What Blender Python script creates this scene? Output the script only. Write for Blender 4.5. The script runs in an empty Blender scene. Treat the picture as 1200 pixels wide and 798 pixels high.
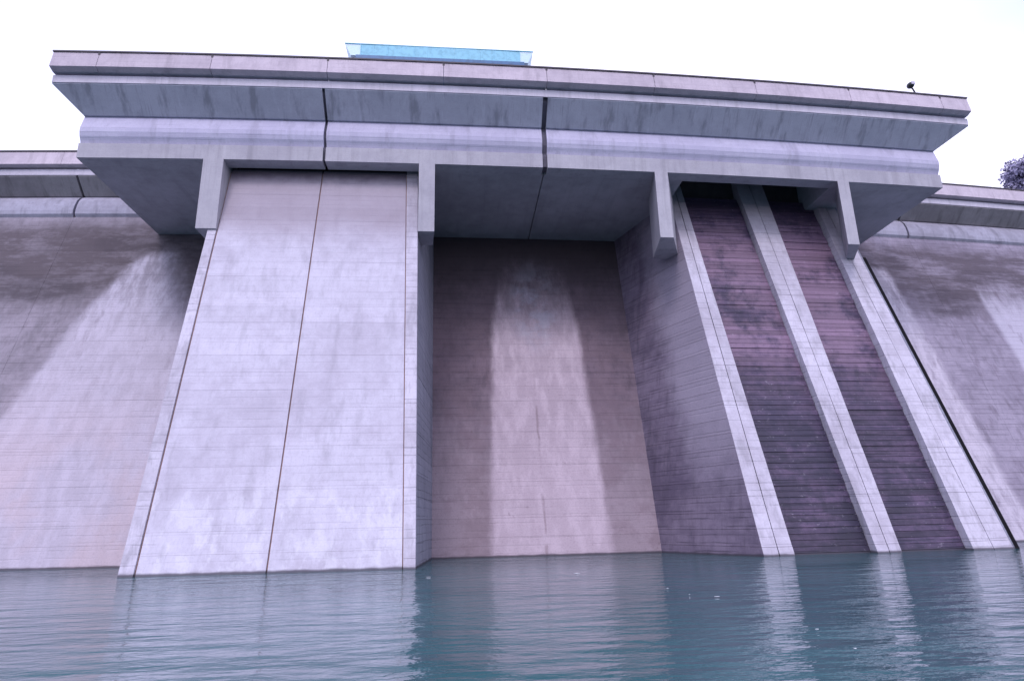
import bpy, math, random
from mathutils import Vector, Matrix
random.seed(7)
sc = bpy.context.scene
COL = sc.collection

# ------------------------------------------------------------ camera
F, PIT, ROL, YAW, H = 757.0, .2713, -.0224, .0802, 2.6026
cp, sp, cy, sy, cr, sr = math.cos(PIT), math.sin(PIT), math.cos(YAW), math.sin(YAW), math.cos(ROL), math.sin(ROL)
r0 = Vector((cy, -sy, 0)); fw = Vector((sy*cp, cy*cp, sp)); u0 = Vector((-sy*sp, -cy*sp, cp))
R_ = r0*cr + u0*sr; U_ = u0*cr - r0*sr
cam = bpy.data.cameras.new("camera"); co = bpy.data.objects.new("camera", cam); COL.objects.link(co)
cam.sensor_width = 36; cam.lens = 36*F/1200; cam.clip_start = .1; cam.clip_end = 6000
m = Matrix.Identity(4)
for i in range(3):
    m[i][0] = R_[i]; m[i][1] = U_[i]; m[i][2] = -fw[i]
m[2][3] = H
co.matrix_world = m
sc.camera = co

# ------------------------------------------------------------ sky, sun, exposure
SUN_EL, SUN_AZ = math.radians(44), math.radians(196)      # azimuth clockwise from +Y: behind the camera, slightly left
w = bpy.data.worlds.new("World"); sc.world = w; w.use_nodes = True
nt = w.node_tree; nt.nodes.clear()
wo = nt.nodes.new('ShaderNodeOutputWorld')
bg1 = nt.nodes.new('ShaderNodeBackground'); sky = nt.nodes.new('ShaderNodeTexSky')
sky.sky_type = 'NISHITA'; sky.sun_disc = False; sky.sun_elevation = SUN_EL; sky.sun_rotation = SUN_AZ
bg1.inputs[1].default_value = .08
nt.links.new(sky.outputs[0], bg1.inputs[0])
tc = nt.nodes.new('ShaderNodeTexCoord'); ns = nt.nodes.new('ShaderNodeTexNoise')       # bright overcast cloud
ns.inputs['Scale'].default_value = 1.6; ns.inputs['Detail'].default_value = 5
nt.links.new(tc.outputs['Generated'], ns.inputs['Vector'])
rp = nt.nodes.new('ShaderNodeValToRGB')
rp.color_ramp.elements[0].position = .38; rp.color_ramp.elements[0].color = (.50, .53, .88, 1)
rp.color_ramp.elements[1].position = .6; rp.color_ramp.elements[1].color = (.88, .82, 1.0, 1)
nt.links.new(ns.outputs['Fac'], rp.inputs[0])
bg2 = nt.nodes.new('ShaderNodeBackground'); bg2.inputs[1].default_value = 1.5
nt.links.new(rp.outputs[0], bg2.inputs[0])
ad = nt.nodes.new('ShaderNodeAddShader')
nt.links.new(bg1.outputs[0], ad.inputs[0]); nt.links.new(bg2.outputs[0], ad.inputs[1]); nt.links.new(ad.outputs[0], wo.inputs[0])
sl = bpy.data.lights.new("sun", 'SUN'); sl.energy = 1.35; sl.angle = math.radians(16); sl.color = (1, .92, .97)
so = bpy.data.objects.new("sun", sl); COL.objects.link(so)
sd = Vector((math.sin(SUN_AZ)*math.cos(SUN_EL), math.cos(SUN_AZ)*math.cos(SUN_EL), math.sin(SUN_EL)))
so.rotation_euler = sd.to_track_quat('Z', 'Y').to_euler()
vs = sc.view_settings; vs.view_transform = 'Standard'; vs.look = 'None'; vs.exposure = 0; vs.gamma = 1

# ------------------------------------------------------------ helpers
XB, IR = -13.5946, .0015
def bend(p):                                   # the dam's gentle arc in plan
    return Vector((p[0], p[1] + (p[0]-XB)**2*IR/2, p[2]))

def empty(name, loc, label=None, cat=None, group=None, kind=None):
    o = bpy.data.objects.new(name, None); COL.objects.link(o); o.location = loc; o.empty_display_size = .5
    tag(o, label, cat, group, kind); return o
def tag(o, label=None, cat=None, group=None, kind=None):
    if label: o['label'] = label
    if cat: o['category'] = cat
    if group: o['group'] = group
    if kind: o['kind'] = kind
    return o
def obj(name, verts, faces, mat, parent=None, smooth=False, bent=True):
    off = Vector(parent['_o']) if parent is not None and '_o' in parent else Vector((0, 0, 0))
    if parent is not None:
        off = parent_world(parent)
    me = bpy.data.meshes.new(name)
    vv = [((bend(v) if bent else Vector(v)) - off) for v in verts]
    me.from_pydata([tuple(v) for v in vv], [], faces)
    me.validate(); me.update()
    import bmesh
    bm = bmesh.new(); bm.from_mesh(me); bmesh.ops.recalc_face_normals(bm, faces=bm.faces); bm.to_mesh(me); bm.free()
    if smooth:
        for p in me.polygons: p.use_smooth = True
    me.materials.append(mat)
    o = bpy.data.objects.new(name, me); COL.objects.link(o)
    if parent is not None: o.parent = parent
    return o
def parent_world(p):
    v = Vector(p.location); q = p.parent
    while q is not None: v += Vector(q.location); q = q.parent
    return v
def xs_between(x0, x1, step=4.0):
    n = max(1, int(math.ceil(abs(x1-x0)/step)))
    return [x0+(x1-x0)*i/n for i in range(n+1)]
def prism(name, prof, x0, x1, mat, parent, step=4.0, smooth=False):
    """profile of (Y, Z) points extruded along the dam"""
    xs = xs_between(x0, x1, step); n = len(prof); V = []; Fc = []
    for x in xs:
        for (y, z) in prof: V.append((x, y, z))
    for i in range(len(xs)-1):
        for j in range(n):
            k = (j+1) % n
            Fc.append((i*n+j, i*n+k, (i+1)*n+k, (i+1)*n+j))
    Fc.append(tuple(range(n))); Fc.append(tuple((len(xs)-1)*n+j for j in range(n)))
    return obj(name, V, Fc, mat, parent, smooth)
KD, KW = 1.058, 1.0909                       # cornice profiles were measured on a nearer plane: true size and distance
def prismk(name, prof, x0, x1, mat, parent, k):
    return prism(name, [(y*k, 2.6+(z-2.6)*k) for y, z in prof], x0*k, x1*k, mat, parent)
def prism_ends(name, prof, x0s, x1s, mat, parent, step=4.0):
    """like prism, but each profile point has its own end positions"""
    n = len(prof); k = max(1, int(abs(x1s[0]-x0s[0])/step)); V = []; Fc = []
    for i in range(k+1):
        for j, (y, z) in enumerate(prof): V.append((x0s[j]+(x1s[j]-x0s[j])*i/k, y, z))
    for i in range(k):
        for j in range(n):
            q = (j+1) % n; Fc.append((i*n+j, i*n+q, (i+1)*n+q, (i+1)*n+j))
    Fc.append(tuple(range(n))); Fc.append(tuple(k*n+j for j in range(n)))
    return obj(name, V, Fc, mat, parent)
def slab_between(name, fA, fB, z0, z1, depth, mat, parent, n=1):
    """lift block: fA(z), fB(z) give the two ends (x, y) of the face; depth = vector (dx, dy) going into the wall"""
    V = []; Fc = []
    for i in range(n+1):
        t = i/n
        for z in (z0, z1):
            a = fA(z); b = fB(z)
            x = a[0]+(b[0]-a[0])*t; y = a[1]+(b[1]-a[1])*t
            V.append((x, y, z)); V.append((x+depth[0], y+depth[1], z))
    # per station: 0 front-bottom 1 back-bottom 2 front-top 3 back-top
    for i in range(n):
        a = i*4; b = a+4
        Fc += [(a, b, b+2, a+2), (a+1, a+3, b+3, b+1), (a+2, b+2, b+3, a+3), (a, a+1, b+1, b)]
    e = n*4
    Fc += [(0, 2, 3, 1), (e, e+1, e+3, e+2)]
    return obj(name, V, Fc, mat, parent)
def box(name, x0, x1, y0, y1, z0, z1, mat, parent, bent=True):
    V = [(x, y, z) for x in (x0, x1) for y in (y0, y1) for z in (z0, z1)]
    Fc = [(0, 1, 3, 2), (4, 6, 7, 5), (0, 4, 5, 1), (2, 3, 7, 6), (0, 2, 6, 4), (1, 5, 7, 3)]
    return obj(name, V, Fc, mat, parent, bent=bent)
def hull(name, low, high, mat, parent):
    """plan polygon low/high: lists of (x, y, z) same length"""
    n = len(low)
    Fc = [tuple(range(n)), tuple(range(n, 2*n))] + [(i, (i+1) % n, n+(i+1) % n, n+i) for i in range(n)]
    return obj(name, list(low)+list(high), Fc, mat, parent)
def tube(name, pts, r, mat, parent=None, seg=8, bent=True, radii=None):
    V = []; Fc = []
    for i, p in enumerate(pts):
        p = Vector(p); d = (Vector(pts[min(i+1, len(pts)-1)]) - Vector(pts[max(i-1, 0)])).normalized()
        a = d.cross(Vector((0, 0, 1)));
        if a.length < 1e-3: a = Vector((1, 0, 0))
        a.normalize(); b = d.cross(a); rr = radii[i] if radii else r
        for k in range(seg):
            t = 2*math.pi*k/seg; V.append(p+(a*math.cos(t)+b*math.sin(t))*rr)
    for i in range(len(pts)-1):
        for k in range(seg):
            l = (k+1) % seg; Fc.append((i*seg+k, i*seg+l, (i+1)*seg+l, (i+1)*seg+k))
    Fc.append(tuple(range(seg))); Fc.append(tuple((len(pts)-1)*seg+k for k in range(seg)))
    return obj(name, V, Fc, mat, parent, True, bent)

# ------------------------------------------------------------ materials
class N:
    def __init__(s, name):
        s.m = bpy.data.materials.new(name); s.m.use_nodes = True; s.t = s.m.node_tree
        s.b = s.t.nodes['Principled BSDF']; s.pos = s.t.nodes.new('ShaderNodeNewGeometry').outputs['Position']
        sx = s.t.nodes.new('ShaderNodeSeparateXYZ'); s.t.links.new(s.pos, sx.inputs[0])
        s.X, s.Y, s.Z = sx.outputs
    def put(s, sock, v):
        if isinstance(v, (int, float)): sock.default_value = v
        elif isinstance(v, tuple): sock.default_value = (*v, 1) if len(v) == 3 and sock.type == 'RGBA' else v
        else: s.t.links.new(v, sock)
    def M(s, op, a, b=0, c=0):
        n = s.t.nodes.new('ShaderNodeMath'); n.operation = op; s.put(n.inputs[0], a); s.put(n.inputs[1], b); s.put(n.inputs[2], c); return n.outputs[0]
    def step(s, v, lo, hi):                        # smooth 0..1 as v goes lo..hi
        n = s.t.nodes.new('ShaderNodeMapRange'); n.interpolation_type = 'SMOOTHSTEP'; s.put(n.inputs[0], v)
        n.inputs[1].default_value = lo; n.inputs[2].default_value = hi; n.inputs[3].default_value = 0; n.inputs[4].default_value = 1; return n.outputs[0]
    def noise(s, scale, detail=4, rough=.55, vscale=(1, 1, 1), loc=(0, 0, 0)):
        mp = s.t.nodes.new('ShaderNodeMapping'); s.put(mp.inputs[0], s.pos); mp.inputs[3].default_value = vscale; mp.inputs[1].default_value = loc
        n = s.t.nodes.new('ShaderNodeTexNoise'); s.t.links.new(mp.outputs[0], n.inputs['Vector'])
        n.inputs['Scale'].default_value = scale; n.inputs['Detail'].default_value = detail; n.inputs['Roughness'].default_value = rough
        return n.outputs['Fac']
    def mix(s, f, a, b, mode='MIX'):
        n = s.t.nodes.new('ShaderNodeMix'); n.data_type = 'RGBA'; n.blend_type = mode; n.clamp_factor = True
        s.put(n.inputs[0], f); s.put(n.inputs[6], a); s.put(n.inputs[7], b); return n.outputs[2]
    def bump(s, h, strength, dist):
        n = s.t.nodes.new('ShaderNodeBump'); s.put(n.inputs['Height'], h); n.inputs['Strength'].default_value = strength; n.inputs['Distance'].default_value = dist
        s.t.links.new(n.outputs[0], s.b.inputs['Normal'])
    def rnd(s):
        return s.t.nodes.new('ShaderNodeObjectInfo').outputs['Random']

def concrete(name, light, dark, streak=.5, boards=.35, board_h=.55, mott=.5, stains_shade=None, rough=.85, wet=True, vary=.12, flat=False):
    n = N(name)
    big = n.noise(.16, 5); med = n.noise(1.1, 6, .65); fine = n.noise(9, 4, .7)
    col = n.mix(n.step(n.M('ADD', n.M('MULTIPLY', big, .6), n.M('MULTIPLY', med, .4)), .36, .62), dark, light)
    # vertical run marks
    st = n.noise(1.0, 4, .6, (1.3, .1, .5) if flat else (1.3, 1.3, .07), (3, 1, 7))
    dk = tuple(c*.55 for c in dark)
    col = n.mix(n.M('MULTIPLY', n.step(st, .5, .72), streak), col, dk)
    st2 = n.noise(1.0, 4, .6, (2.3, .12, .5) if flat else (2.3, 2.3, .09), (11, 5, 2))
    col = n.mix(n.M('MULTIPLY', n.step(st2, .58, .76), streak*.45), col, tuple(min(.8, c*1.35) for c in light))
    st3 = n.noise(1.0, 3, .6, (7, .2, .5) if flat else (7, 7, .11), (1, 2, 3))
    col = n.mix(n.M('MULTIPLY', n.step(st3, .52, .74), n.M('MULTIPLY', n.step(big, .4, .6), streak*.7)), col, dk)
    # form boards: thin horizontal lines, broken up
    fr = n.M('FRACT', n.M('DIVIDE', n.M('ADD', n.Z, n.M('MULTIPLY', n.noise(.4, 2), .12)), board_h))
    ln = n.M('SUBTRACT', 1, n.step(n.M('ABSOLUTE', n.M('SUBTRACT', fr, .5)), .02, .16))
    brk = n.noise(1.0, 3, .6, (.35, .35, 2.5), (0, 9, 0))
    lnm = n.M('MULTIPLY', ln, n.step(brk, .38, .62))
    col = n.mix(n.M('MULTIPLY', lnm, boards), col, dk)
    hb = n.noise(1.0, 3, .6, (.06, .06, 2.2), (5, 5, 5))
    col = n.mix(n.M('MULTIPLY', n.step(hb, .45, .68), boards*.6), col, dark)
    col = n.mix(n.M('MULTIPLY', n.step(n.noise(.55, 6, .7, (1, 1, .6), (8, 8, 1)), .5, .7), mott), col, tuple(c*.7 for c in dark))
    if stains_shade: col = stains_shade(n, col)
    # each block its own tone
    rv = n.M('ADD', 1-vary, n.M('MULTIPLY', n.rnd(), vary*2))
    cb = n.t.nodes.new('ShaderNodeCombineColor')
    for i in range(3): n.put(cb.inputs[i], rv)
    col = n.mix(1.0, col, cb.outputs[0], 'MULTIPLY')
    col = n.mix(n.M('MULTIPLY', n.step(fine, .45, .75), .22), col, dk)
    if wet:
        wz = n.M('SUBTRACT', 1, n.step(n.M('ADD', n.Z, n.M('MULTIPLY', n.noise(.9, 3), .16)), .14, .3))
        col = n.mix(n.M('MULTIPLY', wz, .85), col, (.03, .028, .04))
    n.put(n.b.inputs['Base Color'], col); n.b.inputs['Roughness'].default_value = rough
    n.bump(n.M('ADD', n.M('MULTIPLY', fine, .4), n.M('SUBTRACT', n.M('MULTIPLY', med, .8), n.M('MULTIPLY', lnm, 1.2*min(1, boards*3)))), .6, .03)
    return n.m

def upper_dirt(n, col, zlo, zhi, amt, c=(.085, .075, .095)):
    f = n.step(n.M('ADD', n.Z, n.M('MULTIPLY', n.M('SUBTRACT', n.noise(.22, 5, .6), .5), 9)), zlo, zhi)
    return n.mix(n.M('MULTIPLY', f, amt), col, c)

def S(n, a, b): return n.M('SUBTRACT', a, b)
def X_(n, *v):
    o = v[0]
    for q in v[1:]: o = n.M('MULTIPLY', o, q)
    return o
def A_(n, *v):
    o = v[0]
    for q in v[1:]: o = n.M('ADD', o, q)
    return o
def inv(n, v): return n.M('SUBTRACT', 1, v)
def drip(n, amp, sc_=1.5, loc=(0, 0, 0)):          # ragged fringe that hangs in vertical streaks
    return n.M('MULTIPLY', S(n, n.noise(1.0, 6, .68, (sc_, sc_, sc_*.07), loc), .5), amp)
def streaks(n, lo=.45, hi=.62, sc_=2.2, loc=(4, 4, 4)):
    return n.step(n.noise(1.0, 6, .66, (sc_, sc_, .07), loc), lo, hi)
def blob(n, x, z, cx, cz, rx, rz):
    return inv(n, n.step(n.M('SQRT', A_(n, n.M('POWER', n.M('DIVIDE', S(n, x, cx), rx), 2), n.M('POWER', n.M('DIVIDE', S(n, z, cz), rz), 2))), .45, 1.15))
def st_left(n, col):
    jag = X_(n, S(n, n.noise(.5, 6, .7), .5), 2.6)
    d = drip(n, 5)
    z = A_(n, n.Z, jag); zd = A_(n, n.Z, jag, d); x = A_(n, n.X, X_(n, jag, .6))
    mot = n.step(n.noise(.35, 7, .75, (.6, 1, 1.6), (2, 2, 2)), .38, .56)
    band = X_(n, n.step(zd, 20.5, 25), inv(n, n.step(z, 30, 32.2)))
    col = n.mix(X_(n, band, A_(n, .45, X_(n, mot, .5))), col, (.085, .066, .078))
    for cx, cz, rx, rz, am in ((-38.0, 23.6, 5.0, 1.6, .75), (-44, 25.5, 4, 1.5, .55), (-32.5, 29.0, 3.4, 1.1, .55), (-27.0, 28.2, 4.5, 2.4, .85), (-24.0, 23.5, 3.0, 5.0, .5)):  # blobs nearest the pier mix stain with painted shade under the soffit corner
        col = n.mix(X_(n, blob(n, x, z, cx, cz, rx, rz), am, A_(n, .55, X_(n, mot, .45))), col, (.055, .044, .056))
    xl = S(n, -29.0, X_(n, n.M('POWER', n.M('MAXIMUM', 0, S(n, 28.3, n.Z)), .62), 1.30))
    right = S(n, -27.6, X_(n, S(n, n.Z, 27), .30))
    fan = X_(n, n.step(S(n, x, xl), -.5, .7), inv(n, n.step(z, 26.8, 28.4)), inv(n, n.step(S(n, x, right), -1.5, 2.2)))
    fan2 = X_(n, n.step(S(n, x, xl), -.5, .7), inv(n, n.step(zd, 17, 25)))
    col = n.mix(X_(n, fan, A_(n, .45, X_(n, streaks(n, .40, .62, 1.2), .4))), col, (.52, .48, .58))
    col = n.mix(X_(n, fan2, .5), col, (.47, .42, .50))
    lw = X_(n, inv(n, n.step(z, 2, 17)), n.step(n.noise(.14, 5, .6, (1, 1, .6), (3, 3, 3)), .38, .58))
    col = n.mix(X_(n, lw, .6), col, (.50, .385, .41))
    dk_ = X_(n, streaks(n, .56, .68, 1.1, (9, 1, 0)), n.step(z, 6, 24), .3)
    return n.mix(dk_, col, (.12, .09, .11))
def st_right(n, col):
    jag = X_(n, S(n, n.noise(.5, 6, .7), .5), 2.4)
    d = drip(n, 6, 1.3)
    z = A_(n, n.Z, jag); zd = A_(n, n.Z, jag, d); x = A_(n, n.X, X_(n, jag, .4))
    mot = n.step(n.noise(.35, 7, .75, (.4, 1, 1.9), (2, 2, 2)), .38, .56)
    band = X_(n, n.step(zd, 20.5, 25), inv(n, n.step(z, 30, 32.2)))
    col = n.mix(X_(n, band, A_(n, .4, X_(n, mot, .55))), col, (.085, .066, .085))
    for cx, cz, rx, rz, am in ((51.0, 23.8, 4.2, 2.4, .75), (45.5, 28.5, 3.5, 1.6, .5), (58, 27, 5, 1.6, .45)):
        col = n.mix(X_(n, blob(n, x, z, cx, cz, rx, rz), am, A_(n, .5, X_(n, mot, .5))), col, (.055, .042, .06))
    w1 = X_(n, inv(n, n.step(A_(n, x, X_(n, S(n, n.Z, 27), .085)), 45.2, 46.1)), inv(n, n.step(z, 26.5, 28.5)))
    col = n.mix(X_(n, w1, A_(n, .5, X_(n, streaks(n, .42, .6, 1.4), .35))), col, (.54, .49, .58))
    w2 = X_(n, n.step(A_(n, n.X, X_(n, n.Z, .05)), 56.3, 57.1), inv(n, n.step(zd, 22, 27)))
    col = n.mix(X_(n, w2, .65), col, (.50, .47, .57))
    dk_ = X_(n, streaks(n, .55, .66, 1.1, (9, 1, 0)), .4)
    return n.mix(dk_, col, (.13, .10, .14))
def st_shade_mid(n, col):
    wob = X_(n, S(n, n.noise(1.0, 6, .65, (1.6, 1.6, .08), (2, 7, 1)), .5), .7)
    jag = X_(n, S(n, n.noise(.7, 6, .7), .5), 2)
    x = A_(n, n.X, wob); d = drip(n, 9, 1.4, (5, 5, 5))
    low = inv(n, n.step(A_(n, n.Z, d, jag), 1, 16))
    col = n.mix(X_(n, low, .68), col, (.35, .28, .32))
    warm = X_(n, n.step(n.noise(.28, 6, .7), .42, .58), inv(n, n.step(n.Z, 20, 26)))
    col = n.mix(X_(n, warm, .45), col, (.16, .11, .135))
    tp = X_(n, n.M('MAXIMUM', 0, S(n, n.Z, 20)), .12)
    a = n.step(S(n, x, A_(n, X_(n, n.Z, .03), tp)), 1.8, 2.6)
    b = inv(n, n.step(A_(n, x, X_(n, n.Z, .03), tp), 10.9, 11.7))
    c = inv(n, n.step(A_(n, n.Z, jag, X_(n, d, .8)), 17, 29))
    cen = X_(n, a, b, c)
    col = n.mix(X_(n, cen, A_(n, .65, X_(n, streaks(n, .4, .65, 1.2), .25))), col, (.49, .40, .465))
    blu = X_(n, blob(n, n.X, n.Z, 6.8, 22.5, 2.6, 5.5), n.step(n.noise(.6, 5, .7), .4, .6))
    col = n.mix(X_(n, blu, .5), col, (.36, .37, .47))
    cr_ = inv(n, n.step(n.M('ABSOLUTE', S(n, A_(n, n.X, X_(n, wob, .5)), 6.3)), .02, .14))
    col = n.mix(X_(n, cr_, n.step(n.noise(.5, 4, .6, (1, 1, 1), (4, 0, 4)), .45, .6), inv(n, n.step(n.Z, 12, 16)), .45), col, (.14, .09, .10))
    sp_ = X_(n, n.step(n.noise(1.0, 5, .7, (1.1, 1.1, .5), (7, 7, 7)), .66, .72), .5)
    col = n.mix(sp_, col, (.12, .08, .09))
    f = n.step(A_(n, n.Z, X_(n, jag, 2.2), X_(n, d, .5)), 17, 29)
    return n.mix(X_(n, f, S(n, .88, X_(n, cen, .5))), col, (.045, .033, .042))  # upper bay darkening: stain plus deck shade painted into the colour
def st_shade_pier1(n, col):
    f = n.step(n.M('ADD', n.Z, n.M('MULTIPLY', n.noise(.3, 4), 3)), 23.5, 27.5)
    col = n.mix(n.M('MULTIPLY', f, .72), col, (.27, .22, .26))  # deck shade painted as grey-pink toward the pier top
    col = n.mix(n.M('MULTIPLY', n.step(n.M('ADD', n.Z, n.noise(.8, 3)), 29.2, 30.4), .8), col, (.06, .04, .07))  # darker band: shade of the slot under the deck, painted on
    scale_ = n.M('MULTIPLY', n.M('SUBTRACT', 1, n.step(n.Z, 3.5, 6.5)), n.step(n.noise(1.0, 5, .65, (1, 1, .5), (1, 4, 2)), .46, .6))
    return n.mix(n.M('MULTIPLY', scale_, .5), col, (.66, .64, .72))
def st_side(n, col):
    jag = n.M('MULTIPLY', n.M('SUBTRACT', n.noise(.5, 5, .65), .5), 1.2)
    f = n.step(n.M('ADD', n.X, jag), 16.6, 17.8)
    g = n.step(n.M('ADD', n.Z, n.M('MULTIPLY', jag, 3)), 2, 11)
    col = n.mix(n.M('MULTIPLY', n.M('MULTIPLY', f, g), .7), col, (.36, .32, .40))
    return col
def st_rib(n, col):
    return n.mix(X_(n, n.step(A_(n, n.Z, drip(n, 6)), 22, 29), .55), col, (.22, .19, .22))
def st_shade_panel(n, col):
    f = n.M('MULTIPLY', n.step(n.Z, 9, 17), n.step(n.noise(.25, 6, .75), .36, .56))
    blk = n.M('MULTIPLY', n.M('SUBTRACT', 1, n.step(n.Z, 6, 16)), n.step(n.noise(.5, 6, .75, (.7, 1, 1.6), (3, 1, 1)), .42, .56))
    col = n.mix(n.M('MULTIPLY', blk, .7), col, (.020, .017, .038))
    col = n.mix(n.M('MULTIPLY', f, .6), col, (.27, .17, .25))
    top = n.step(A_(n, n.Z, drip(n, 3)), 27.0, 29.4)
    col = n.mix(X_(n, top, .75), col, (.035, .022, .06))  # slot shade under the deck painted over the panel tops
    sp_ = n.step(n.noise(2.2, 5, .8, (1, 1, 1.5)), .60, .68)
    return n.mix(n.M('MULTIPLY', sp_, .35), col, (.40, .36, .44))

M_pier1 = concrete('pale_concrete', (.55, .52, .62), (.44, .405, .49), .28, .12, .5, .2, st_shade_pier1, vary=.03)
M_rib = concrete('rib_concrete', (.56, .525, .62), (.42, .385, .46), .5, .3, .5, .4, st_rib, vary=.05)
M_side = concrete('side_wall_concrete', (.20, .16, .225), (.10, .078, .125), .5, .55, .55, .45, st_side, vary=.06)
M_side1 = concrete('side_wall_grey', (.27, .27, .34), (.20, .20, .26), .5, .4, .55, .3, None, vary=.06)
M_panel = concrete('dark_wet_concrete', (.10, .064, .122), (.026, .020, .050), .5, .75, .5, .5, st_shade_panel, .6, vary=.24)
M_left = concrete('dam_concrete_left', (.30, .262, .315), (.20, .175, .21), .45, .3, .5, .35, st_left, vary=.03)
M_right = concrete('dam_concrete_right', (.32, .28, .36), (.21, .18, .24), .45, .45, .5, .35, st_right, vary=.03)
M_mid = concrete('bay_concrete', (.165, .12, .155), (.10, .072, .098), .5, .45, .55, .4, st_shade_mid, vary=.04)
M_deck = concrete('deck_concrete', (.49, .465, .60), (.42, .395, .53), .4, .1, .4, .15, None, vary=.05, wet=False)
M_flare = concrete('cantilever_concrete', (.40, .40, .49), (.33, .335, .415), .75, .03, .4, .12, None, vary=.05, wet=False, flat=True)
M_flare2 = concrete('wall_cantilever_concrete', (.30, .28, .30), (.22, .20, .22), .6, .03, .4, .12, None, vary=.05, wet=False, flat=True)
M_parapet = concrete('parapet_concrete', (.52, .45, .51), (.42, .36, .42), .4, .1, .4, .35, None, vary=.07, wet=False)
M_strip = concrete('fascia_concrete', (.55, .51, .60), (.45, .42, .50), .4, .05, .4, .2, None, vary=.03, wet=False)
M_soffit = concrete('soffit_concrete', (.43, .41, .47), (.33, .315, .36), .2, .2, .4, .35, None, vary=.04, wet=False, flat=True)
M_bracket = concrete('bracket_concrete', (.42, .40, .45), (.35, .33, .385), .45, .04, .4, .3, None, vary=.04, wet=False)
M_core = concrete('joint_concrete', (.07, .055, .06), (.04, .033, .04), .2, .1, .5, .2, None, vary=0)
M_filler = concrete('joint_filler_compound', (.12, .11, .15), (.07, .065, .09), .3, 0, .5, .3, None, vary=0, wet=False)
M_rust = concrete('rust_joint', (.36, .22, .19), (.24, .15, .14), .3, .1, .5, .3, None, vary=0)

def simple(name, c, rough=.6, metal=0, nz=.25, sc_=3):
    n = N(name); k = n.noise(sc_, 5, .6)
    n.put(n.b.inputs['Base Color'], n.mix(n.M('MULTIPLY', n.step(k, .4, .7), nz*2), c, tuple(x*.5 for x in c)))
    n.b.inputs['Roughness'].default_value = rough; n.b.inputs['Metallic'].default_value = metal; n.bump(k, .2, .01); return n.m
M_steel = simple('dark_weathered_steel', (.055, .045, .06), .6)
M_blue = simple('pale_blue_sheet', (.27, .56, .70), .7, 0, .2)
M_bluew = simple('blue_white_sheet', (.55, .72, .78), .5, 0, .1)
M_blued = simple('deep_blue_steel', (.05, .14, .30), .5)
M_black = simple('black_plastic', (.02, .02, .022), .5)
M_gap = simple('shadow_gap_black', (.012, .011, .014), 1.0)  # near-black colour standing for shadow in a gap
M_gap.node_tree.nodes['Principled BSDF'].inputs['Specular IOR Level'].default_value = .1
M_beam2 = concrete('crest_beam_concrete', (.40, .385, .48), (.28, .265, .33), .55, .06, .4, .35, None, vary=.04, wet=False)
M_foam = simple('white_foam', (.85, .86, .88), .7, 0, .1, 20)
M_bark = simple('bark', (.10, .08, .09), .9)
M_leaf = simple('leaf', (.33, .30, .45), .7, 0, .2, .6)
M_hill = simple('scrub_ground', (.16, .15, .15), .95, 0, .4, .2)

# water: dark teal, opaque with silt, rippled
n = N('river_water')
rip = n.noise(1.0, 3, .5, (.7, 1.35, 1)); rip2 = n.noise(1.0, 3, .55, (2.2, 3.8, 1), (4, 4, 0)); sw = n.noise(1.0, 2, .5, (.28, .7, 1), (9, 2, 0)); chop = n.noise(1, 2, .5, (9, 13, 1))
hgt = n.M('ADD', n.M('ADD', n.M('MULTIPLY', rip, .34), n.M('MULTIPLY', rip2, .13)), n.M('ADD', n.M('MULTIPLY', sw, .55), n.M('MULTIPLY', chop, .018)))
n.put(n.b.inputs['Base Color'], n.mix(n.step(n.noise(.08, 3), .35, .65), (.028, .092, .104), (.046, .122, .134)))
n.b.inputs['Roughness'].default_value = .03; n.b.inputs['IOR'].default_value = 1.33
n.bump(hgt, 1.0, .25)
M_water = n.m

# ------------------------------------------------------------ setting: water, hill
V = [(-1500, -900, 0), (1500, -900, 0), (1500, 130, 0), (-1500, 130, 0)]
tag(obj('water', V, [(0, 1, 2, 3)], M_water, bent=False), kind='structure')
V = [(-1500, -900, -8), (1500, -900, -8), (1500, 300, -8), (-1500, 300, -8)]
tag(obj('river_bed', V, [(0, 1, 2, 3)], M_hill, bent=False), kind='structure')

def hill(name, cx, cy_, rx, ry, h, base):
    G = 40; V = []; Fc = []
    rr = random.Random(3)
    ph = [(rr.uniform(.03, .14), rr.uniform(.03, .14), rr.uniform(0, 6), rr.uniform(.3, 1.3)) for _ in range(9)]
    for j in range(G+1):
        for i in range(G+1):
            u = i/G*2-1; v = j/G*2-1; d = min(1, math.hypot(u, v))
            z = base+(h-base)*(math.cos(d*math.pi)*.5+.5)
            x = cx+u*rx; y = cy_+v*ry
            z += sum(a*math.sin(x*p+y*q+f) for p, q, f, a in ph)*(1-d)
            V.append((x, y, z))
    for j in range(G):
        for i in range(G):
            a = j*(G+1)+i; Fc.append((a, a+1, a+G+2, a+G+1))
    return tag(obj(name, V, Fc, M_hill, smooth=True, bent=False), kind='structure')
hill('hill', 135, 140, 90, 60, 49, -3)

# ------------------------------------------------------------ profile functions
XL, XR = -29.44, 42.37
bk = lambda z: 49.82+.3355*z                       # dam face
c1 = lambda z: 40.0+.2576*z                        # left pier front
c2 = lambda z: 41.58+.3064*z                       # right pier front
def lin(b, t): return lambda z: b+(t-b)*z/25.0
A = [lin(-19.27, -19.08), lin(-18.39, -18.42), lin(-11.15, -11.20), lin(-3.45, -4.34), lin(-2.71, -3.44)]
B = [lin(19.31, 18.82), lin(20.43, 19.66), lin(21.54, 20.43), lin(27.27, 25.91), lin(28.2, 27.2), lin(29.13, 28.48), lin(34.35, 33.23), lin(35.98, 34.28), lin(37.64, 35.47)]

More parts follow.
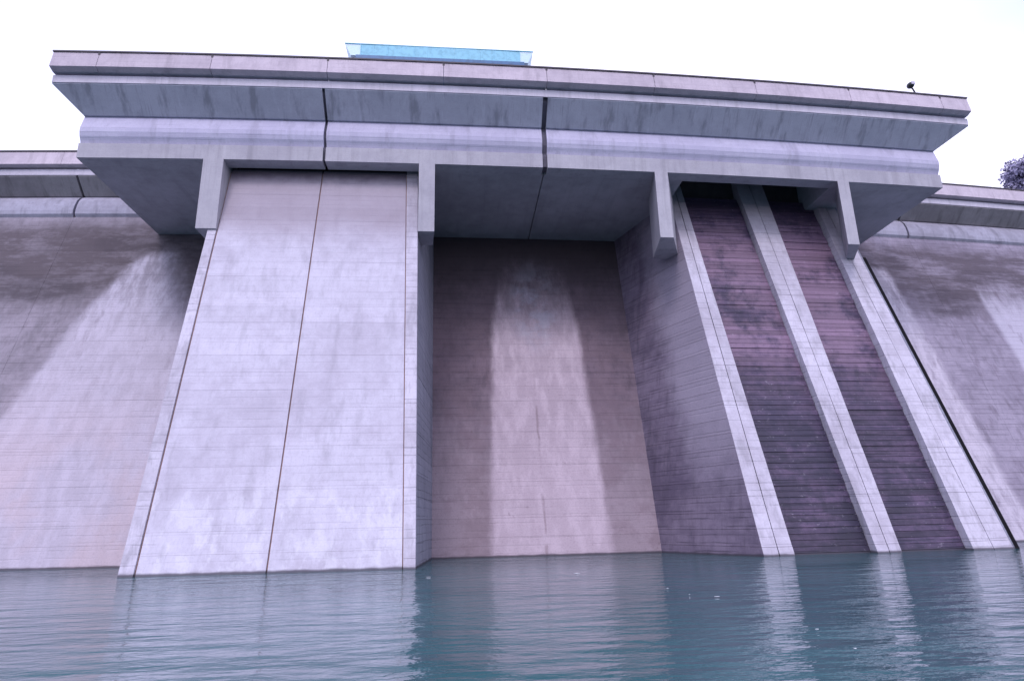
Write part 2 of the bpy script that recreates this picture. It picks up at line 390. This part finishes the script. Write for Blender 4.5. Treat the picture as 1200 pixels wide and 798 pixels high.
def lifts(parent, name, fxa, fxb, fy, z0, z1, h, depth, mat, gap=.02, proud=.012, n=1, lean=0):
    """horizontal casting lifts of one wall strip, each a block of its own with a recessed joint"""
    k = int(round((z1-z0)/h)); hh = (z1-z0)/k
    for i in range(k):
        d = random.uniform(0, proud)
        a = z0+i*hh+gap/2; b = z0+(i+1)*hh-gap/2
        slab_between(name, lambda z: (fxa(z), fy(z)-d), lambda z: (fxb(z), fy(z)-d), a, b, (0, depth), mat, parent, n)

# ------------------------------------------------------------ dam walls (behind)
def crest(root, x0, x1, joints):
    """parapet, fascia, flared underside and crest beam of the main wall"""
    cuts = [x0]+joints+[x1]
    for a, b in zip(cuts[:-1], cuts[1:]):
        g0 = .12 if a != x0 else 0; g1 = .12 if b != x1 else 0
        prism('cantilever_slab', [(60.0, 36.42), (60.0, 37.2), (60.6, 37.3), (75, 37.6), (75, 34.95), (62.2, 34.95), (61.55, 35.05)], a+g0, b-g1, M_flare2, root)
        prism('crest_beam', [(61.9, 35.03), (61.7, 35.0), (61.25, 34.7), (60.85, 34.2), (60.62, 33.6), (60.5, 33.0), (60.5, 32.6), (60.72, 32.32), (61.9, 32.32)], a+g0, b-g1, M_beam2, root)
    n_ = max(2, int(abs(x1-x0)/9.0)); w_ = (x1-x0)/n_
    for i in range(n_):
        a = x0+i*w_; b = a+w_
        prismk('parapet_panel', [(54.45, 34.55), (54.7, 35.92), (55.0, 35.92), (55.2, 34.43), (54.75, 34.43)], a/KW+.012, b/KW-.012, M_parapet, root, KW)
    prismk('fascia_strip', [(54.93, 33.7), (54.93, 34.26), (55.02, 34.26), (55.02, 33.7)], x0/KW, x1/KW, M_strip, root, KW)
    prismk('cap_rail', [(54.62, 35.95), (54.62, 36.06), (55.06, 36.06), (55.06, 35.95)], x0/KW, x1/KW, M_steel, root, KW)

def core(root, x0, x1, top=35.2):
    prism('wall_core', [(bk(-3)+.2, -3), (bk(32.3)+.2, 32.3), (62.0, top-.3), (74.8, top-.3), (74.8, -3)], x0, x1, M_core, root)

root = empty('dam_wall', bend((-60, 62, 0)), 'grey concrete dam wall at the far left, left of the pale pier, with a washed pale fan below a dark stain', 'dam wall', 'sections of the main dam wall')
core(root, -110, -12)
crest(root, -110, XL-.02, [-38.13])
for a, b in ((-110, -38.13), (-38.11, -12)):
    k = len(xs_between(a, b))-1
    lifts(root, 'wall_lift', lambda z, a=a: a, lambda z, b=b: b, bk, -2.7, 32.3, 1.4, .5, M_left, n=k, gap=.01)
root = empty('dam_wall', bend((70, 62, 0)), 'grey concrete dam wall at the far right beyond the dark-panelled pier', 'dam wall', 'sections of the main dam wall')
core(root, 28, 140)
crest(root, XR+.02, 140, [50.31])
for a, b in ((28, 50.30), (50.32, 140)):
    k = len(xs_between(a, b))-1
    lifts(root, 'wall_lift', lambda z, a=a: a, lambda z, b=b: b, bk, -2.7, 32.3, 1.4, .5, M_right, n=k, gap=.012)
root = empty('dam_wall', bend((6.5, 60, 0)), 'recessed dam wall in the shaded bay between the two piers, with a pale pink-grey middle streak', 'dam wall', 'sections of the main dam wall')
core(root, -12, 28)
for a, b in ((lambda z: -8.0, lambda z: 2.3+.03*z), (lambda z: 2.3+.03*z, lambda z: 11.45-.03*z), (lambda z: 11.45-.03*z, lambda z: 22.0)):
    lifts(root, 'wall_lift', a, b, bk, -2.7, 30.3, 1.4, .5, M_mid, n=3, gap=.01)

# ------------------------------------------------------------ left pier, pale
root = empty('spillway_pier', bend((-11, 41, 0)), 'pale lavender-grey sloping pier on the left, split by one thin rusty centre joint', 'dam pier', 'sloping piers under the bridge deck')
def pier_core(root, fl, fr, fy, rl, rr_, off=.35, mat=M_core, zt=30.05):
    zs = (-3, zt)
    P = []
    for z in zs:
        P.append([(fl(z)+.12, fy(z)+off, z), (fr(z)-.12, fy(z)+off, z), (rr_(z)-.1, bk(z)+.6, z), (rl(z)+.1, bk(z)+.6, z)])
    hull('pier_core', P[0], P[1], mat, root)
pier_core(root, A[0], A[4], c1, lambda z: -19.6, lambda z: lin(-2.22, -2.72)(z)-.15, .07, M_rust, 30.0)
J = .05
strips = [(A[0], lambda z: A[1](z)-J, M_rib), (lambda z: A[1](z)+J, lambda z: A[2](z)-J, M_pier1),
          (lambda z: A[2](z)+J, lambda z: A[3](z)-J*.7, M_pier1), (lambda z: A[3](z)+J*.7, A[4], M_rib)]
for i, (a, b, mt) in enumerate(strips):
    nm = 'edge_rib' if i in (0, 3) else 'face_lift'
    if nm == 'edge_rib':
        lifts(root, 'edge_rib', a, b, lambda z: c1(z)-.08, -2.7, 33.6, 3.2, .5, mt, gap=.015, proud=.006)
    else:
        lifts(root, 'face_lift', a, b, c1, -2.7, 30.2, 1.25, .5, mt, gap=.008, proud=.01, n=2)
# right flank wall of the pale pier
zr = lin(-2.22, -2.72)
def side_lifts(root, fa, fb, z0, z1, h, depth, mat, name='side_lift', n=2):
    k = int(round((z1-z0)/h)); hh = (z1-z0)/k
    for i in range(k):
        d = random.uniform(0, .012)*(1 if depth[0] < 0 else -1)
        slab_between(name, lambda z: (fa(z)[0]+d, fa(z)[1]), lambda z: (fb(z)[0]+d, fb(z)[1]), z0+i*hh+.01, z0+(i+1)*hh-.01, depth, mat, root, n)
side_lifts(root, lambda z: (A[4](z)+.003, c1(z)+.42), lambda z: (zr(z), bk(z)+.1), -2.7, 30.25, 1.4, (-.4, 0), M_side1)
side_lifts(root, lambda z: (A[0](z)-.003, c1(z)+.42), lambda z: (-19.6, bk(z)+.1), -2.7, 30.25, 1.4, (.4, 0), M_side1)

# ------------------------------------------------------------ right pier, dark panels
root = empty('spillway_pier', bend((28, 43, 0)), 'sloping pier on the right with two dark wet purple panels between pale ribs', 'dam pier', 'sloping piers under the bridge deck')
rl = lambda z: lin(15.03, 15.55)(z)
rr_ = lambda z: 36.2
pier_core(root, lambda z: B[0](z)+.2, lambda z: B[8](z)-.2, c2, lambda z: rl(z)+.15, rr_, 1.05, M_core, 30.95)
ribs = [(B[0], B[1]), (B[1], B[2]), (B[3], B[4]), (B[4], B[5]), (B[6], B[7]), (B[7], B[8])]
for i, (a, b) in enumerate(ribs):
    oo = 0 if i % 2 == 0 else .06
    lifts(root, 'face_rib', lambda z, a=a: a(z)+.045, lambda z, b=b: b(z)-.045, lambda z, oo=oo: c2(z)+oo, -2.7, 33.3, 3.2, 1.3, M_rib, gap=.018, proud=.02)
for a, b in ((B[2], B[3]), (B[5], B[6])):
    lifts(root, 'panel_lift', lambda z, a=a: a(z)+.0, lambda z, b=b: b(z)-.0, lambda z: c2(z)+.72, -2.7, 31.0, .40, .5, M_panel, gap=.028, proud=.09, n=2)
side_lifts(root, lambda z: (B[0](z)+.03, c2(z)+.003), lambda z: (rl(z), bk(z)+.1), -2.7, 30.25, 1.1, (.5, .2), M_side, n=3)
side_lifts(root, lambda z: (B[8](z)-.03, c2(z)+.003), lambda z: (rr_(z), bk(z)+.1), -2.7, 30.25, 1.4, (-.5, .2), M_side1)

slab_between('shadow_gap_strip', lambda z: (B[8](z)+.02, c2(z)+.12), lambda z: (B[8](z)+.42, c2(z)+.12), -2.7, 24.5, (0, .5), M_gap, root, 1)  # black strip added as the shadow gap along the pier's outer edge

# ------------------------------------------------------------ bridge deck on brackets
root = empty('bridge_deck', bend((6, 50, 30)), 'long concrete road deck with flared underside spanning across both piers', 'bridge deck')
segs = [(XL, -10.92), (-10.70, 6.55), (6.95, XR)]
slots = [(-18.45, -3.37, 49.0), (18.72, 32.2, 52.3)]
for xj, hw in ((-10.81, .10), (6.75, .19)):
    prism('joint_filler', [(44.75, 35.25), (44.62, 36.1), (47.2, 36.2), (47.2, 30.3), (46.3, 30.3), (46.3, 31.2), (46.42, 31.6), (46.15, 32.2), (46.2, 33.0), (46.5, 33.95)], xj-hw, xj+hw, M_filler, root)
cutsx = sorted(set([XL, -10.8, 6.75, XR]+[q for s_ in slots for q in s_[:2]]))
for a, b in zip(cutsx[:-1], cutsx[1:]):
    y0 = 47.303
    for s_ in slots:
        if a >= s_[0]-.01 and b <= s_[1]+.01: y0 = s_[2]
    ga = .04 if a in (-10.8, 6.75) else 0; gb = .04 if b in (-10.8, 6.75) else 0
    prism('soffit_slab', [(y0, 30.12), (y0, 33.95), (60.0, 33.95), (60.0, 30.12)], a+ga, b-gb, M_soffit if y0 < 48 else M_core, root)
for a, b in segs:
    prism('girder_lip', [(46.0, 30.06), (46.0, 31.3), (46.15, 31.36), (47.28, 31.36), (47.28, 30.06)], a, b, M_bracket, root)
    prism('girder', [(46.25, 31.37), (46.12, 31.62), (45.95, 31.9), (45.84, 32.25), (45.84, 32.6), (45.95, 32.95), (46.05, 33.3), (46.15, 33.6), (46.2, 33.75), (47.3, 33.75), (47.3, 31.37)], a, b, M_deck, root)
    e0 = (XL*KD, XL*KD, XL*KD, XL*KD, XL, XL) if a == XL else (a,)*6
    e1 = (XR*KD, XR*KD, XR*KD, XR*KD, XR, XR) if b == XR else (b,)*6
    prism_ends('cantilever_slab', [(44.4, 35.4), (44.4, 36.15), (44.8, 36.2), (47.3, 36.25), (47.3, 33.755), (46.0, 33.755)], e0, e1, M_flare, root)
prism('deck_core', [(47.31, 33.97), (47.31, 36.24), (61.5, 36.24), (61.5, 33.97)], XL+.4, XR-.4, M_core, root)
prism('road_slab', [(44.9, 36.26), (44.9, 36.5), (61.0, 36.6), (61.0, 36.26)], XL+.1, XR-.1, M_soffit, root)
prismk('fascia_strip', [(41.9, 33.68), (41.9, 34.26), (41.98, 34.26), (41.98, 33.68)], XL+.01, XR-.01, M_strip, root, KD)
pj = [XL, -26.19, -18.22, -9.9, -1.36, 6.47, 14.93, 23.27, 31.41, 39.76, XR]
for a, b in zip(pj[:-1], pj[1:]):
    prismk('parapet_panel', [(41.3, 34.6), (41.5, 35.9), (41.85, 35.9), (42.2, 34.45), (41.75, 34.45)], a+.018, b-.018, M_parapet, root, KD)
    if a != XL: box('joint_cover', a*KD-.08, a*KD+.08, 43.86, 44.03, 37.6, 37.96, M_steel, root)
prismk('cap_rail', [(41.42, 35.92), (41.42, 36.03), (41.92, 36.03), (41.92, 35.92)], XL-.02, XR+.02, M_steel, root, KD)
for x in (XL*KD+.2, XR*KD-.2):
    box('end_parapet', x-.16, x+.16, 44.75, 59.4, 36.27, 37.93, M_parapet, root)
# brackets
def bracket(low, zf, zb):
    n_ = len(low)
    lo = [(x, y, zf+(zb-zf)*max(0, (y-46.0))/12.0) for x, y in low]
    hi = [(x, y, 30.09) for x, y in low]
    hull('bracket', lo, hi, M_bracket, root)
bracket([(-19.95, 45.98), (-18.43, 45.98), (-18.5, 50), (-19.9, 50)], 24.2, 24.2)
bracket([(-3.39, 45.98), (-2.13, 45.98), (-2.35, 48.6), (-3.5, 48.6)], 24.2, 24.2)
bracket([(15.88, 45.98), (16.98, 45.98), (18.95, 50.6), (18.4, 51.3), (16.75, 50.9)], 24.2, 25.0)
bracket([(32.17, 45.98), (33.22, 45.98), (34.9, 49.6), (34.2, 49.6)], 24.2, 24.2)

# ------------------------------------------------------------ blue canopy on the deck
root = empty('metal_canopy', bend((-1.6, 46.5, 36.55)), 'long pale blue metal canopy standing on the deck just above the parapet', 'canopy')
def fr_box(name, x0t, x1t, x0b, x1b, y0, y1, z0, z1, mat):
    x0t, x1t, x0b, x1b, y0, y1 = [q*KD for q in (x0t, x1t, x0b, x1b, y0, y1)]; z0, z1 = [2.6+(q-2.6)*KD for q in (z0, z1)]
    V = [(x0b, y0, z0), (x1b, y0, z0), (x1b, y1, z0), (x0b, y1, z0), (x0t, y0, z1), (x1t, y0, z1), (x1t, y1, z1), (x0t, y1, z1)]
    return obj(name, V, [(0, 1, 2, 3), (4, 5, 6, 7), (0, 1, 5, 4), (1, 2, 6, 5), (2, 3, 7, 6), (3, 0, 4, 7)], mat, root)
zt = 38.2
for i in range(12):
    a = -7.75+i*12.3/12
    fr_box('roof_sheet', a, a+1.018, a, a+1.018, 42.6, 46.0, 37.2, zt, M_blue)
fr_box('end_panel', -8.95, -7.77, -8.5, -7.77, 42.62, 45.9, 37.22, zt-.04, M_bluew)
fr_box('end_panel', 4.57, 5.6, 4.57, 5.2, 42.62, 45.9, 37.22, zt-.04, M_bluew)
fr_box('gutter', -8.1, 4.9, -8.1, 4.9, 42.5, 46.1, 36.85, 37.195, M_blued)
for i in range(7):
    a = -7.75+i*12.3/6
    fr_box('frame_rib', a-.03, a+.03, a-.03, a+.03, 42.57, 42.595, 37.2, zt-.01, M_blue)
fr_box('top_rail', -8.97, 5.62, -8.97, 5.62, 42.54, 42.66, zt+.02, zt+.08, M_blue)
for x in (-7.8, -3.7, .5, 4.6):
    for y in (43.0, 45.7): box('post', x*KD-.07, x*KD+.07, y*KD-.07, y*KD+.07, 36.55, 38.83, M_blued, root)

# ------------------------------------------------------------ small lamp on the parapet
root = empty('floodlight', bend((39.9, 44.2, 37.97)), 'small black floodlight on a bent stem near the right end of the parapet', 'lamp')
tube('stem', [(39.95, 44.14, 37.9), (39.92, 44.14, 38.2), (39.75, 44.1, 38.5), (39.55, 44.05, 38.65)], .07, M_black, root)
def ball(name, c, r, mat, parent, sx=1, sy_=1, sz=1, seg=12, jit=0, bent=True):
    V = []; Fc = []; rings = seg//2
    for j in range(rings+1):
        t = math.pi*j/rings
        for i in range(seg):
            a = 2*math.pi*i/seg; q = 1+random.uniform(-jit, jit)
            V.append((c[0]+r*sx*q*math.sin(t)*math.cos(a), c[1]+r*sy_*q*math.sin(t)*math.sin(a), c[2]+r*sz*q*math.cos(t)))
    for j in range(rings):
        for i in range(seg):
            l = (i+1) % seg; Fc.append((j*seg+i, j*seg+l, (j+1)*seg+l, (j+1)*seg+i))
    return obj(name, V, Fc, mat, parent, True, bent)
ball('lamp_head', (39.45, 43.95, 38.75), .31, M_black, root, 1.0, 1.15, .85)
box('lens', 39.3, 39.6, 43.56, 43.62, 38.62, 38.88, M_strip, root)

# ------------------------------------------------------------ foam flecks on the water
fl = [(8.52, 22.6, .075, 'brightest white foam fleck on the open water in front of the right pier'), (7.85, 23.4, .03, 'tiny white foam fleck just left of the brightest one'),
      (7.76, 25.6, .055, 'white foam fleck nearest the foot of the shaded side wall'), (8.27, 15.8, .04, 'white foam fleck low in the water at the right, below the middle rib'),
      (5.69, 33.8, .14, 'small patch of white foam before the pale streak of the middle bay'), (-1.66, 34.1, .10, 'white foam at the right foot of the pale pier'),
      (7.81, 13.5, .025, 'faintest foam speck, nearest the bottom edge of the water')]
for x, y, r, lb in fl:
    k = 10; V = [(x, y, .012)]; 
    for i in range(k):
        a = 2*math.pi*i/k; q = r*random.uniform(.55, 1.2); V.append((x+q*math.cos(a)*1.3, y+q*math.sin(a)*1.0, .006))
    Fc = [(0, 1+i, 1+(i+1) % k) for i in range(k)]
    o = obj('foam_fleck', [(vx-x, vy-y, vz) for vx, vy, vz in V], Fc, M_foam, None, True, False)
    o.location = (x, y, 0); tag(o, lb, 'foam', 'foam flecks on the water')

# ------------------------------------------------------------ tree on the hill behind
def tree(x, y, z, hh, cr_, label, seed, group):
    rd = random.Random(seed)
    t = empty('tree', (x, y, z), label, 'tree', group)
    pts = [(x, y, z-1), (x+.2, y, z+hh*.3), (x-.1, y+.1, z+hh*.55), (x+.1, y, z+hh*.8)]
    tube('trunk', pts, .3, M_bark, t, 8, False, [.42, .32, .24, .1])
    V = []; Fc = []
    for k in range(44):
        th = rd.uniform(0, 6.28); ph = math.acos(rd.uniform(-.7, 1)); rr = cr_*rd.uniform(.45, .95)
        c = Vector((x+rr*math.sin(ph)*math.cos(th), y+rr*math.sin(ph)*math.sin(th), z+hh*.66+rr*.8*math.cos(ph)))
        cl = cr_*rd.uniform(.25, .42)
        for q in range(230):
            d = Vector((rd.gauss(0, 1), rd.gauss(0, 1), rd.gauss(0, 1))).normalized()
            p = c+d*cl*rd.uniform(.5, 1)
            u = Vector((rd.gauss(0, 1), rd.gauss(0, 1), rd.gauss(0, 1))).normalized(); v = u.cross(d).normalized()
            s = rd.uniform(.2, .4); b = len(V)
            V += [p-u*s, p+v*s*.6, p+u*s, p-v*s*.6]; Fc.append((b, b+1, b+2, b+3))
    obj('crown', V, Fc, M_leaf, t, False, False)
    for k in range(6):
        th = k*1.05; a = Vector((x, y, z+hh*(.4+.05*k))); e = a+Vector((math.cos(th)*cr_*.7, math.sin(th)*cr_*.7, cr_*.55))
        tube('limb', [a, (a+e)/2+Vector((0, 0, .2)), e], .1, M_bark, t, 6, False, [.14, .1, .04])
tree(103.6, 97, 50.3, 13.6, 5.6, 'rounded bluish tree showing above the parapet at the far right edge', 5, None)
